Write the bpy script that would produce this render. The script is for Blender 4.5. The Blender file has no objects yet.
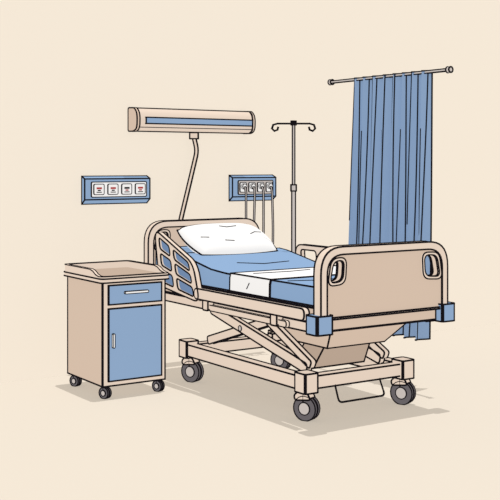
import bpy, math
from mathutils import Vector, Matrix
from mathutils.geometry import tessellate_polygon
import bmesh

scene = bpy.context.scene
try:
    scene.view_settings.view_transform = 'Standard'
    scene.view_settings.look = 'None'
except Exception as e:
    print(e)

# ---------------------------------------------------------------- materials
def lin(c):
    c /= 255.0
    return c/12.92 if c <= 0.04045 else ((c+0.055)/1.055)**2.4
def mat(name, rgb, E=0.83, D=0.15):  # every surface emits its own colour: glow replaces ambient light, keeps shading flat
    m = bpy.data.materials.new(name); m.use_nodes = True
    nt = m.node_tree; nt.nodes.clear()
    o = nt.nodes.new('ShaderNodeOutputMaterial')
    a = nt.nodes.new('ShaderNodeAddShader')
    e = nt.nodes.new('ShaderNodeEmission'); d = nt.nodes.new('ShaderNodeBsdfDiffuse')
    col = [lin(c) for c in rgb]
    e.inputs['Color'].default_value = (*col, 1); e.inputs['Strength'].default_value = E
    d.inputs['Color'].default_value = (*[c*D for c in col], 1)
    nt.links.new(e.outputs[0], a.inputs[0]); nt.links.new(d.outputs[0], a.inputs[1])
    nt.links.new(a.outputs[0], o.inputs['Surface'])
    return m
BG = (245, 233, 216)
M_floor = mat('floor_self_lit', BG, 0.515, 0.2)  # floor glows by itself, less than the wall; the sun adds the rest
M_wall = mat('wall_self_lit', BG, 0.845, 0.2)  # same colour as floor, extra glow stands in for sun missing here
INK = mat('ink', (28, 24, 28), 0.6, 0.2)
CREAM = mat('cream_enamel', (235, 215, 197))
TAN = mat('tan_laminate', (218, 195, 175))
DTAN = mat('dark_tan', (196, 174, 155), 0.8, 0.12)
BLUE = mat('blue_sheet', (142, 171, 206))
LBLUE = mat('blue_plastic', (145, 172, 205))
DBLUE = mat('blue_grey_insert', (118, 144, 180))
CURT = mat('curtain_blue', (139, 165, 199), 0.60, 0.45)
WHITE = mat('white_linen', (250, 248, 246))
RUB = mat('rubber', (108, 103, 106))
GREY = mat('grey_metal', (205, 196, 190))
RED = mat('red_plastic', (176, 60, 60))

R0 = 0.0064
class Part:
    def __init__(s, name, parent, mats):
        s.name, s.parent, s.mats = name, parent, list(mats)
        s.v, s.f, s.m, s.sm = [], [], [], []
        s.lines = []
    def add(s, verts, faces, mi=0, th=32, M=None, lines=True, smooth=False, r=R0):
        verts = [Vector(p) for p in verts]
        if M: verts = [M @ p for p in verts]
        bm = bmesh.new()
        bv = [bm.verts.new(p) for p in verts]
        for f in faces:
            try: bm.faces.new([bv[i] for i in f])
            except ValueError: pass
        bmesh.ops.recalc_face_normals(bm, faces=bm.faces[:])
        bm.verts.index_update()
        base = len(s.v)
        s.v += [p.co.copy() for p in bm.verts]
        for f in bm.faces:
            s.f.append([base+q.index for q in f.verts]); s.m.append(mi); s.sm.append(smooth)
        if lines:
            for e in bm.edges:
                lf = e.link_faces
                if len(lf) == 1 or (len(lf) == 2 and lf[0].normal.angle(lf[1].normal, 0) > math.radians(th)):
                    s.lines.append((e.verts[0].co.copy(), e.verts[1].co.copy(), r))
        bm.free()
    def line(s, pts, r=R0, M=None):
        pts = [Vector(p) for p in pts]
        if M: pts = [M @ p for p in pts]
        for a, b in zip(pts, pts[1:]): s.lines.append((a, b, r))
    def box(s, x0, x1, y0, y1, z0, z1, **k):
        v = [(x, y, z) for z in (z0, z1) for y in (y0, y1) for x in (x0, x1)]
        s.add(v, [(0,1,3,2),(4,5,7,6),(0,1,5,4),(2,3,7,6),(0,2,6,4),(1,3,7,5)], **k)
    def hexa(s, v, **k):
        s.add(v, [(0,1,3,2),(4,5,7,6),(0,1,5,4),(2,3,7,6),(0,2,6,4),(1,3,7,5)], **k)
    def prism(s, loops, ax, a, b, **k):
        if not isinstance(loops[0][0], (tuple, list, Vector)): loops = [loops]
        def mp(u, v, t):
            return (t,u,v) if ax == 'X' else ((u,t,v) if ax == 'Y' else (u,v,t))
        flat = [p for l in loops for p in l]
        n = len(flat)
        tris = tessellate_polygon([[Vector((p[0], p[1], 0)) for p in l] for l in loops])
        verts = [mp(*p, a) for p in flat] + [mp(*p, b) for p in flat]
        faces = [tuple(t) for t in tris] + [tuple(i+n for i in t) for t in tris]
        o = 0
        for l in loops:
            m = len(l)
            for i in range(m):
                j = (i+1) % m
                faces.append((o+i, o+j, n+o+j, n+o+i))
            o += m
        s.add(verts, faces, **k)
    def sweep(s, path, w, h, side=None, n=4, **k):
        path = [Vector(p) for p in path]
        side = Vector(side) if side else Vector((0.832, -0.555, 0))
        verts, faces = [], []
        N = len(path)
        for i, p in enumerate(path):
            t = (path[min(i+1, N-1)] - path[max(i-1, 0)]).normalized()
            a = side - t*side.dot(t)
            if a.length < 1e-3: a = Vector((0,0,1)) - t*t.z
            a.normalize(); b = t.cross(a)
            if n == 4: prof = [(-w/2,-h/2),(w/2,-h/2),(w/2,h/2),(-w/2,h/2)]
            else: prof = [(w/2*math.cos(2*math.pi*j/n), h/2*math.sin(2*math.pi*j/n)) for j in range(n)]
            verts += [p + a*u + b*v for u, v in prof]
        for i in range(N-1):
            for j in range(n):
                faces.append((i*n+j, i*n+(j+1)%n, (i+1)*n+(j+1)%n, (i+1)*n+j))
        faces.append(tuple(range(n))); faces.append(tuple((N-1)*n+j for j in range(n)))
        k.setdefault('th', 50)
        s.add(verts, faces, **k)
    def done(s):
        nf = len(s.mats)
        for a, b, r in s.lines:
            d = b-a
            if d.length < 1e-5: continue
            d.normalize()
            q = Vector((0,0,1)) if abs(d.z) < .9 else Vector((1,0,0))
            u = d.cross(q).normalized(); w = d.cross(u)
            base = len(s.v)
            A = a-d*r*.6; B = b+d*r*.6
            for P in (A, B):
                for i in range(6):
                    t = i*math.pi/3
                    s.v.append(P+(u*math.cos(t)+w*math.sin(t))*r)
            for i in range(6):
                j = (i+1) % 6
                s.f.append([base+i, base+j, base+6+j, base+6+i]); s.m.append(nf); s.sm.append(False)
            s.f.append([base+i for i in range(6)]); s.m.append(nf); s.sm.append(False)
            s.f.append([base+11-i for i in range(6)]); s.m.append(nf); s.sm.append(False)
        me = bpy.data.meshes.new(s.name)
        me.from_pydata([tuple(p) for p in s.v], [], s.f)
        for m in s.mats: me.materials.append(m)
        me.materials.append(INK)
        me.polygons.foreach_set('material_index', s.m)
        me.polygons.foreach_set('use_smooth', s.sm)
        me.update()
        ob = bpy.data.objects.new(s.name, me)
        scene.collection.objects.link(ob)
        if s.parent: ob.parent = s.parent
        return ob

def empty(name):
    e = bpy.data.objects.new(name, None); e.empty_display_size = .1
    scene.collection.objects.link(e); return e

def fillet(pts, r, seg=7, closed=True):
    out = []; n = len(pts)
    for i, p in enumerate(pts):
        if not closed and i in (0, n-1): out.append(tuple(p)); continue
        p = Vector(p); a = Vector(pts[i-1]); b = Vector(pts[(i+1) % n])
        rr = r[i] if isinstance(r, (list, tuple)) else r
        if rr <= 0: out.append(tuple(p)); continue
        u = (a-p); w = (b-p)
        d = min(rr, u.length*.49, w.length*.49)
        A = p+u.normalized()*d; B = p+w.normalized()*d
        for k in range(seg+1):
            t = k/seg
            out.append(tuple(A*(1-t)**2 + p*2*t*(1-t) + B*t*t))
    return out
def rrect(u0, u1, v0, v1, r, seg=7):
    return fillet([(u0,v0),(u1,v0),(u1,v1),(u0,v1)], r, seg)
def circ(cu, cv, r, n=24):
    return [(cu+r*math.cos(2*math.pi*i/n), cv+r*math.sin(2*math.pi*i/n)) for i in range(n)]

# ---------------------------------------------------------------- room
def plane(name, pts, m):
    me = bpy.data.meshes.new(name); me.from_pydata(pts, [], [(0,1,2,3)])
    me.materials.append(m); ob = bpy.data.objects.new(name, me); scene.collection.objects.link(ob)
plane('floor', [(-3,-2,0),(14,-2,0),(14,7.65,0),(-3,7.65,0)], M_floor)
plane('wall_back', [(-3,7.65,0),(14,7.65,0),(14,7.65,4.2),(-3,7.65,4.2)], M_wall)

# ---------------------------------------------------------------- casters
def caster(parent, name, x, y, R, ztop, ang, w=.03, cover=True):
    M = Matrix.Translation((x, y, 0)) @ Matrix.Rotation(ang, 4, 'Z')
    p = Part(name, parent, [RUB, CREAM, GREY])
    c = (-R*.2, R)
    for sx in (-1, 1):
        a, b = sorted((sx*w*.2, sx*w))
        p.prism(circ(*c, R), 'X', a, b, M=M, r=R0*.75)
        f = sx*w
        a, b = sorted((f, f+sx*.006))
        p.prism(circ(*c, R*.5, 18), 'X', a, b, mi=2, M=M, r=R0*.6)
    if cover:
        p.prism(fillet([(-R*.8, R*1.75), (R*.65, R*1.6), (R*.75, R*2.0), (R*.3, ztop), (-R*.4, ztop)], R*.25, 3), 'X', -w*1.1, w*1.1, mi=1, M=M)
    p.sweep([(0,0,R*1.5),(0,0,ztop+.01)], R*.5, R*.5, mi=1, M=M)
    return p.done()

# ================================================================ BED
bed = empty('hospital_bed')
p = Part('base_frame', bed, [CREAM])
p.box(4.02, 4.10, 5.46, 6.97, .20, .285)
p.box(4.85, 4.93, 5.46, 6.97, .20, .285)
p.box(4.10, 4.85, 5.40, 5.48, .205, .285)
p.box(4.10, 4.85, 6.86, 6.94, .205, .285)
for x in (4.06, 4.89):
    p.prism(rrect(x-.055, x+.055, 5.37, 5.49, .02, 3), 'Z', .185, .31)
    p.prism(rrect(x-.055, x+.055, 6.87, 6.99, .02, 3), 'Z', .185, .31)
p.done()
for i, (x, y, a) in enumerate([(4.06,5.45,.42),(4.89,5.45,.42),(4.06,6.90,.42),(4.89,6.90,.42)]):
    caster(bed, 'caster_%d' % (i+1), x, y, .08, .19, a)

def bar(p, x0, x1, a, b, w, mi=0):
    a = Vector(a); b = Vector(b); d = (b-a).normalized(); n = Vector((-d.y, d.x))*w/2
    p.prism(fillet([tuple(a-n), tuple(b-n), tuple(b+n), tuple(a+n)], w*.35, 4), 'X', x0, x1, mi=mi)
p = Part('scissor_lift', bed, [CREAM, TAN, GREY])
for x in (4.13, 4.76):
    bar(p, x, x+.04, (5.52,.31), (6.72,.57), .07)
    bar(p, x+.045, x+.085, (6.84,.31), (5.95,.58), .06)
    bar(p, x, x+.04, (5.48,.34), (5.98,.575), .055)
    p.prism(circ(6.31,.475,.020,12), 'X', x-.008, x+.10, mi=2, r=.004)
p.box(4.19, 4.78, 6.0, 6.05, .42, .47, mi=0)
p.done()
p = Part('actuator_housing', bed, [TAN, DTAN])
v = []
for z, x0, x1, y0, y1 in ((.43, 4.30, 4.80, 5.52, 5.9), (.61, 4.20, 4.90, 5.34, 6.0)):
    v += [(x0,y0,z),(x1,y0,z),(x0,y1,z),(x1,y1,z)]
p.hexa(v)
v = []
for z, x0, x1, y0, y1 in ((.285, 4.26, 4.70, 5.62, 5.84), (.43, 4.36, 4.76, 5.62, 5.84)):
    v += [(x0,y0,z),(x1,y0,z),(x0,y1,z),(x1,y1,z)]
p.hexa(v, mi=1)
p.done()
p = Part('foot_pedal_bar', bed, [GREY])
path = fillet([(4.28,5.42,.23),(4.25,5.33,.11),(4.64,5.33,.11),(4.66,5.42,.23)], .03, 4, closed=False)
p.sweep(path, .008, .008, n=8, lines=False); p.line(path, .0068)
p.done()

p = Part('upper_frame', bed, [CREAM, TAN])
p.box(3.985, 4.045, 5.22, 7.36, .595, .655)
p.box(4.915, 4.975, 5.22, 7.36, .595, .655)
p.box(4.045, 4.915, 5.22, 5.29, .60, .655)
p.box(4.045, 4.915, 7.29, 7.36, .60, .655)
p.box(4.01, 4.95, 5.22, 7.36, .66, .745, mi=1)
for y in (5.62, 6.48):
    p.prism(rrect(y-.035, y+.035, .60, .70, .015, 3), 'X', 3.935, 3.985)
p.done()

# mattress
def prof(off, y0, y1):
    top = [(7.34, .99), (6.9, .955), (6.5, .885), (6.3, .873), (5.2, .873)]
    def zt(y):
        for (ya, za), (yb, zb) in zip(top, top[1:]):
            if yb <= y <= ya: return zb+(za-zb)*(y-yb)/(ya-yb)
        return top[-1][1]
    n = 14
    return [(y0+(y1-y0)*i/n, zt(y0+(y1-y0)*i/n)+off) for i in range(n+1)]
p = Part('mattress', bed, [BLUE])
t = prof(0, 5.21, 7.34)
p.prism([(5.21,.75)] + [(7.34,.75)] + t[::-1], 'X', 4.0, 4.955)
p.done()
def drape(name, y0, y1, m, off, zn, x0=3.99, x1=4.965, creases=()):
    p = Part(name, bed, [m])
    path = [(x0-.004, zn), (x0-.002, .86), (x0+.006, None), (x1-.006, None), (x1+.002, .86), (x1+.004, zn)]
    t = prof(off, y0, y1)
    verts = []
    for (y, z) in t:
        for (x, zz) in path:
            verts.append((x, y, (z if zz is None else (zz if zz != .86 else z-.03))))
    c = len(path); faces = []
    for i in range(len(t)-1):
        for j in range(c-1): faces.append((i*c+j, i*c+j+1, (i+1)*c+j+1, (i+1)*c+j))
    p.add(verts, faces, th=60)
    p.line([verts[i*c+2] for i in range(len(t))])
    for cr in creases: p.line(cr, r=.0036)
    return p.done()
drape('fitted_sheet', 6.22, 7.0, BLUE, .006, .765, creases=[[(4.3,6.62,.914),(4.5,6.55,.903),(4.75,6.58,.907)]])
drape('white_blanket', 5.73, 6.22, WHITE, .014, .765, 3.982, 4.972,
      creases=[[(4.1,6.1,.889),(4.4,6.08,.889),(4.6,6.11,.889)], [(3.975,6.0,.80),(3.975,5.97,.84)]])
drape('blue_blanket', 5.215, 5.73, BLUE, .009, .765, creases=[
      [(4.05,5.62,.884),(4.25,5.55,.884),(4.5,5.57,.884)], [(4.4,5.45,.884),(4.7,5.48,.884)]])

# pillow
p = Part('pillow', bed, [WHITE])
N = 20
C = Vector((4.5, 7.07, 1.045))
ux = Vector((1,0,0)); uy = Vector((0, .19, .085)); un = ux.cross(uy).normalized()
def pil(u, v, s):
    x = u*math.sqrt(max(0, 1-.16*v*v)); y = v*math.sqrt(max(0, 1-.2*u*u))
    h = .08*((1-u**4)*(1-v**4))**.5
    return C + ux*x*.385 + uy*y*1.12 + un*h*s
verts = []; idx = {}
for s in (1, -1):
    for i in range(N+1):
        for j in range(N+1):
            edge = i in (0, N) or j in (0, N)
            if s == -1 and edge: idx[(s,i,j)] = idx[(1,i,j)]; continue
            idx[(s,i,j)] = len(verts); verts.append(pil(-1+2*i/N, -1+2*j/N, s))
faces = [(idx[(s,i,j)], idx[(s,i+1,j)], idx[(s,i+1,j+1)], idx[(s,i,j+1)]) for s in (1,-1) for i in range(N) for j in range(N)]
p.add(verts, faces, lines=False, smooth=True)
def per(k, s):
    L = [(-k+2*k*i/N,-k) for i in range(N)] + [(k,-k+2*k*i/N) for i in range(N)] + [(k-2*k*i/N,k) for i in range(N)] + [(-k,k-2*k*i/N) for i in range(N+1)]
    return [pil(a, b, s) for a, b in L]
p.line(per(1, 1), r=.007)
p.line([pil(-.93+1.86*i/N, .93, 1.0)+un*.001 for i in range(N+1)], r=.0055)
for L in (((-.1,.45),(.05,.35),(.3,.42)), ((.45,-.2),(.6,-.05),(.78,.0)), ((-.75,-.2),(-.6,-.3)), ((-.3,-.55),(-.1,-.6))):
    p.line([pil(a, b, 1.03) for a, b in L], r=.0036)
p.done()

# head / foot boards
def board(name, y0, y1, z0, z1, x0=3.94, x1=5.01, grow=0.0):
    p = Part(name, bed, [TAN, CREAM])
    out = fillet([(x0,z0),(x1,z0),(x1,z1),(x0,z1)], [.03,.03,.17,.17], 9)
    w = .048
    inn = fillet([(x0+w,z0+.012),(x1-w,z0+.012),(x1-w,z1-w),(x0+w,z1-w)], [.02,.02,.13,.13], 9)
    p.prism([out, inn], 'Y', y0, y1, mi=1)
    a = .012
    inn2 = fillet([(x0+w-.004,z0+.01),(x1-w+.004,z0+.01),(x1-w+.004,z1-w+.004),(x0+w-.004,z1-w+.004)], [.02,.02,.13,.13], 9)
    def slot(fl, g=0.0):
        e = grow if fl else 0
        s = fillet([(x0+w+.020-g,z1-.225-g-e*.3),(x0+w+.125+g+e,z1-.215-g-e*.3),(x0+w+.135+g+e,z1-.083+g),(x0+w+.05-g,z1-.088+g)], .045+g*.5, 6)
        return [(x0+x1-q, b) for q, b in s] if fl else s
    p.prism([inn2, slot(0), slot(1)], 'Y', y0+a, y1-a, mi=0)
    for fl in (0, 1):
        p.prism([slot(fl, .018), slot(fl)], 'Y', y0-.002, y1+.002, mi=1, r=.005)
    return p.done()
board('footboard', 5.12, 5.19, .69, 1.14, grow=.03)
board('headboard', 7.36, 7.425, .66, 1.20)
p = Part('corner_bumpers', bed, [LBLUE])
for (a, b) in ((3.89, 4.02), (4.94, 5.06)):
    p.prism(rrect(a, b, 5.095, 5.215, .025, 3), 'Z', .605, .72)
p.done()
p = Part('footboard_mount', bed, [TAN])
p.box(4.04, 4.92, 5.14, 5.21, .62, .69); p.done()

# side rails
def siderail(name, xa, xb, quad, rows, inset=False):
    p = Part(name, bed, [CREAM, DBLUE])
    q = [Vector(c) for c in quad]
    def at(u, v):
        return tuple((q[0]*(1-u)+q[1]*u)*(1-v) + (q[3]*(1-u)+q[2]*u)*v)
    out = fillet([tuple(c) for c in q], .09, 7)
    holes = []
    for (u0, u1) in ((.12,.52),(.62,.90)):
        for (v0, v1) in rows:
            holes.append(fillet([at(u0,v0),at(u1,v0),at(u1,v1),at(u0,v1)], .03, 4))
    p.prism([out]+holes, 'X', xa, xb)
    if inset:
        xm = (xa+xb)/2
        for h in holes: p.prism(h, 'X', xm-.002, xm+.010, mi=1, lines=False)
    return p.done()
siderail('head_side_rail', 3.912, 3.952, [(6.52,.65),(7.12,.72),(7.20,1.15),(6.62,.93)], ((.09,.32),(.40,.62),(.70,.91)), inset=True)
siderail('foot_side_rail', 5.015, 5.05, [(6.10,.70),(6.82,.70),(6.86,1.01),(6.14,1.01)], ((.12,.45),(.55,.88)))
p = Part('folded_side_rail', bed, [CREAM])
p.prism(rrect(5.26, 6.60, .675, .75, .035, 6), 'X', 3.915, 3.955)
p.prism(rrect(5.5, 6.5, .60, .64, .02, 4), 'X', 3.95, 3.975, r=.0045)
p.done()

# ================================================================ IV pole (clamped to bed frame)
iv = empty('iv_pole')
X, Y = 5.0, 6.86
p = Part('pole', iv, [GREY, CREAM])
s = (0.832, -0.555, 0)
p.sweep([(X,Y,.60),(X,Y,1.45)], .03, .03, side=s, r=.0052)
p.sweep([(X,Y,1.45),(X,Y,1.99)], .020, .020, side=s, r=.0052)
p.sweep([(X,Y,1.44),(X,Y,1.49)], .042, .042, side=s)
sv = Vector(s)
for sg in (-1, 1):
    pts = [Vector((X,Y,1.985)), Vector((X,Y,1.985))+sv*sg*.13, Vector((X,Y,1.975))+sv*sg*.165, Vector((X,Y,1.945))+sv*sg*.175,
           Vector((X,Y,1.925))+sv*sg*.155, Vector((X,Y,1.935))+sv*sg*.13, Vector((X,Y,1.955))+sv*sg*.125]
    p.line(pts, .0085)
p.prism(circ(X, Y, .02, 10), 'Z', 1.975, 2.005)
p.box(4.975, 5.02, Y-.03, Y+.03, .60, .66, mi=1)
p.done()

# ================================================================ nightstand
ns = empty('bedside_cabinet')
x0, x1, y0, y1 = 3.227, 3.724, 6.70, 7.30
p = Part('body', ns, [TAN, CREAM])
p.box(x0, x1, y0+.012, y1, .09, .83)  # sides darker than the front: face shading put into the colour
p.box(x0, x1, y0, y0+.012, .09, .83, mi=1)
p.done()
p = Part('drawer', ns, [LBLUE, WHITE])
p.box(x0+.04, x1-.035, y0-.012, y0, .665, .80)
p.prism(rrect(x0+.16, x1-.15, .735, .752, .008, 3), 'Y', y0-.03, y0-.012, mi=1, r=.0035)
p.done()
p = Part('door', ns, [LBLUE, WHITE])
p.box(x0+.04, x1-.035, y0-.012, y0, .125, .635)
p.prism(rrect(x0+.065, x0+.08, .36, .46, .007, 3), 'Y', y0-.03, y0-.012, mi=1, r=.0035)
p.done()
# tray: base slab, low lip in front, raised gallery rim on the other three sides
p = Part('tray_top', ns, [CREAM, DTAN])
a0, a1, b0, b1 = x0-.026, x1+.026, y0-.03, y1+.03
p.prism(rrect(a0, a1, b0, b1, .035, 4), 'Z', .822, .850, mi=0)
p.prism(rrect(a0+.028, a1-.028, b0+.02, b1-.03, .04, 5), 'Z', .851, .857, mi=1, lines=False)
xi, yi = .026, .026
outer = fillet([(a0,b0),(a1,b0),(a1,b1),(a0,b1)], .05, 5)
inner = fillet([(a0+xi,b0+.02),(a1-xi,b0+.02),(a1-xi,b1-yi),(a0+xi,b1-yi)], .035, 5)
def rz(y):
    t = (y-(b0+.06))/.12
    t = max(0, min(1, t)); t = t*t*(3-2*t)
    return .866+.040*t
def dens(l):
    out = []
    for i, a in enumerate(l):
        b = l[(i+1) % len(l)]
        n = 12 if (Vector(a)-Vector(b)).length > .3 else 1
        for k in range(n): out.append((a[0]+(b[0]-a[0])*k/n, a[1]+(b[1]-a[1])*k/n))
    return out
outer = dens(outer); inner = dens(inner)
n = len(outer)
vv = [(x, y, .850) for x, y in outer] + [(x, y, rz(y)) for x, y in outer] + [(x, y, rz(oy)) for (x, y), (_, oy) in zip(inner, outer)] + [(x, y, .850) for x, y in inner]
ff = [(k*n+i, k*n+(i+1) % n, ((k+1) % 4)*n+(i+1) % n, ((k+1) % 4)*n+i) for k in range(4) for i in range(n)]
p.add(vv, ff, r=.0044, th=45)
p.done()
for i, (x, y) in enumerate([(x0+.03,y0+.04),(x1-.04,y0+.04),(x0+.03,y1-.06),(x1-.04,y1-.06)]):
    caster(ns, 'caster_%d' % (i+1), x, y, .040, .09, .42, w=.018, cover=False)

# ================================================================ wall lamp
wl = empty('wall_light')
p = Part('housing', wl, [CREAM, TAN])
pr = [(7.648,1.925),(7.56,1.923),(7.515,1.94),(7.50,1.97),(7.497,2.035),(7.51,2.08),(7.55,2.112),(7.648,2.116)]
pr = fillet(pr, .02, 3)
p.prism(pr, 'X', 3.935, 5.035)
pc = [(y if y > 7.6 else y-.006, z) for y, z in pr]
p.prism(pc, 'X', 3.91, 3.935, mi=1)
p.prism(pc, 'X', 5.025, 5.05, mi=0)
p.line([(3.94,7.548,2.111),(5.02,7.548,2.111)], r=.0055)
p.line([(3.94,7.550,1.923),(5.02,7.550,1.923)], r=.0055)
p.done()
p = Part('diffuser_strip', wl, [LBLUE])
p.prism([(7.488,1.985),(7.53,1.985),(7.53,2.035),(7.488,2.035)], 'X', 3.99, 5.02)
p.line([(3.94,7.505,1.955),(5.02,7.505,1.955)], r=.0036)
p.done()
p = Part('swing_arm', wl, [CREAM])
p.sweep([(4.48,7.56,1.92),(4.48,7.56,1.87)], .07, .05, side=s)
p.sweep(fillet([(4.48,7.56,1.88),(4.51,7.56,1.77),(4.45,7.56,1.55),(4.33,7.53,1.18),(4.29,7.52,.95)], .05, 4, closed=False), .028, .02, side=s)
p.done()

# ================================================================ outlet panels
def outlet(x0, x1, kind):
    root = empty('power_outlet_panel')
    p = Part('backplate', root, [LBLUE, CREAM])
    z0, z1, yw, yf = 1.34, 1.56, 7.648, 7.595
    b = .035
    p.hexa([(x0,yf,z0+b),(x1,yf,z0+b),(x0,yw,z0),(x1,yw,z0),(x0,yf,z1-.02),(x1,yf,z1-.02),(x0,yw,z1),(x1,yw,z1)])
    p.done()
    n = 4
    q = Part('sockets', root, [WHITE, RED, GREY, INK])
    ua, ub = x0+.055, x1-.035
    q.prism(rrect(ua, ub, z0+.055, z1-.045, .012, 3), 'Y', yf-.008, yf, mi=0 if kind == 0 else 2, r=.0046)
    w = (ub-ua)/n
    for i in range(n):
        a = ua+w*i+w*.14; c = ua+w*(i+1)-w*.14; cx = (a+c)/2
        q.prism(rrect(a, c, z0+.075, z1-.062, .012, 3), 'Y', yf-.018, yf-.008, mi=0, r=.0036)
        if kind == 0:
            q.box(cx-.022, cx+.022, yf-.024, yf-.018, z0+.118, z0+.133, mi=1 if i != 2 else 3, lines=False)
            q.box(cx-.022, cx+.022, yf-.024, yf-.018, z0+.09, z0+.097, mi=3, lines=False)
            q.box(cx-.012, cx+.012, yf-.024, yf-.018, z0+.103, z0+.113, mi=1 if i > 1 else 3, lines=False)
    q.done()
    if kind:
        c = Part('plugs_and_cords', root, [WHITE, GREY])
        for i in range(n):
            cx = ua+w*(i+.5)
            c.prism(circ(cx, z0+.125, .022, 12), 'Y', yf-.04, yf-.018, r=.004)
            dx = (-.0, -.01, .0, .01)[i]
            path = fillet([(cx,yf-.04,z0+.12),(cx,yf-.06,z0+.08),(cx+dx,yf-.06,1.1),(cx+dx-.02,yf-.08,.66)], .04, 4, closed=False)
            c.sweep(path, .014, .014, side=s, mi=1, r=.004)
        c.done()
    return root
outlet(3.50, 4.08, 0)
outlet(4.885, 5.34, 1)

# ================================================================ curtain
cu = empty('privacy_curtain')
XC = 5.37
p = Part('curtain_rod', cu, [GREY])
p.sweep([(XC,5.48,2.335),(XC,6.83,2.335)], .018, .018, side=(0,0,1), n=4, r=.005)
for y in (5.47, 6.84): p.prism(circ(XC, 2.335, .02, 12), 'Y', y-.015, y+.015)
p.done()
p = Part('cloth', cu, [CURT])
nf = 8; NS = nf*16; NZ = 14
def cur(sx, h):
    ya = 6.56+.08*h; yb = 5.665+.06*h
    ph = 2*math.pi*nf*(sx + .012*math.sin(9*sx+2*h))
    A = .022+.024*h
    y = ya+(yb-ya)*sx + .016*math.sin(ph*2)*(.4+h*.6)
    x = XC + A*(math.cos(ph))
    return Vector((x, y, 2.345-(2.345-.36)*h + .006*math.cos(ph)*h))
verts = [cur(i/NS, j/NZ) for j in range(NZ+1) for i in range(NS+1)]
faces = [(j*(NS+1)+i, j*(NS+1)+i+1, (j+1)*(NS+1)+i+1, (j+1)*(NS+1)+i) for j in range(NZ) for i in range(NS)]
p.add(verts, faces, lines=False, smooth=True)
p.line([cur(i/NS, 0) for i in range(NS+1)]); p.line([cur(i/NS, 1) for i in range(NS+1)])
p.line([cur(0, j/NZ) for j in range(NZ+1)]); p.line([cur(1, j/NZ) for j in range(NZ+1)])
for k in range(1, nf+1):
    p.line([cur((k-.28)/nf, j/NZ) for j in range(NZ+1)], r=.0056)
    if k % 2: p.line([cur((k-.62)/nf, j/NZ) for j in range(0, 9)], r=.0042)
    else: p.line([cur((k-.6)/nf, j/NZ) for j in range(3, NZ)], r=.0042)
p.done()

# ---------------------------------------------------------------- light
w = bpy.data.worlds.new('World'); scene.world = w; w.use_nodes = True
w.node_tree.nodes['Background'].inputs[0].default_value = (1, .98, .95, 1)
w.node_tree.nodes['Background'].inputs[1].default_value = .8
sd = bpy.data.lights.new('sun', 'SUN'); sd.energy = 5.25; sd.angle = .003
so = bpy.data.objects.new('sun', sd); scene.collection.objects.link(so)
dirn = Vector((-.08, .0, -1)).normalized()
so.rotation_euler = dirn.to_track_quat('-Z', 'Y').to_euler(); so.location = (3, 4, 6)

# ---------------------------------------------------------------- camera
cd = bpy.data.cameras.new('camera'); cam = bpy.data.objects.new('camera', cd)
scene.collection.objects.link(cam); scene.camera = cam
cam.location = (0, 0, 1.65)
cam.rotation_euler = (math.radians(90), 0, -math.atan2(.555, .832))
cd.sensor_width = 36; cd.lens = 1048/500*36; cd.shift_y = -.17
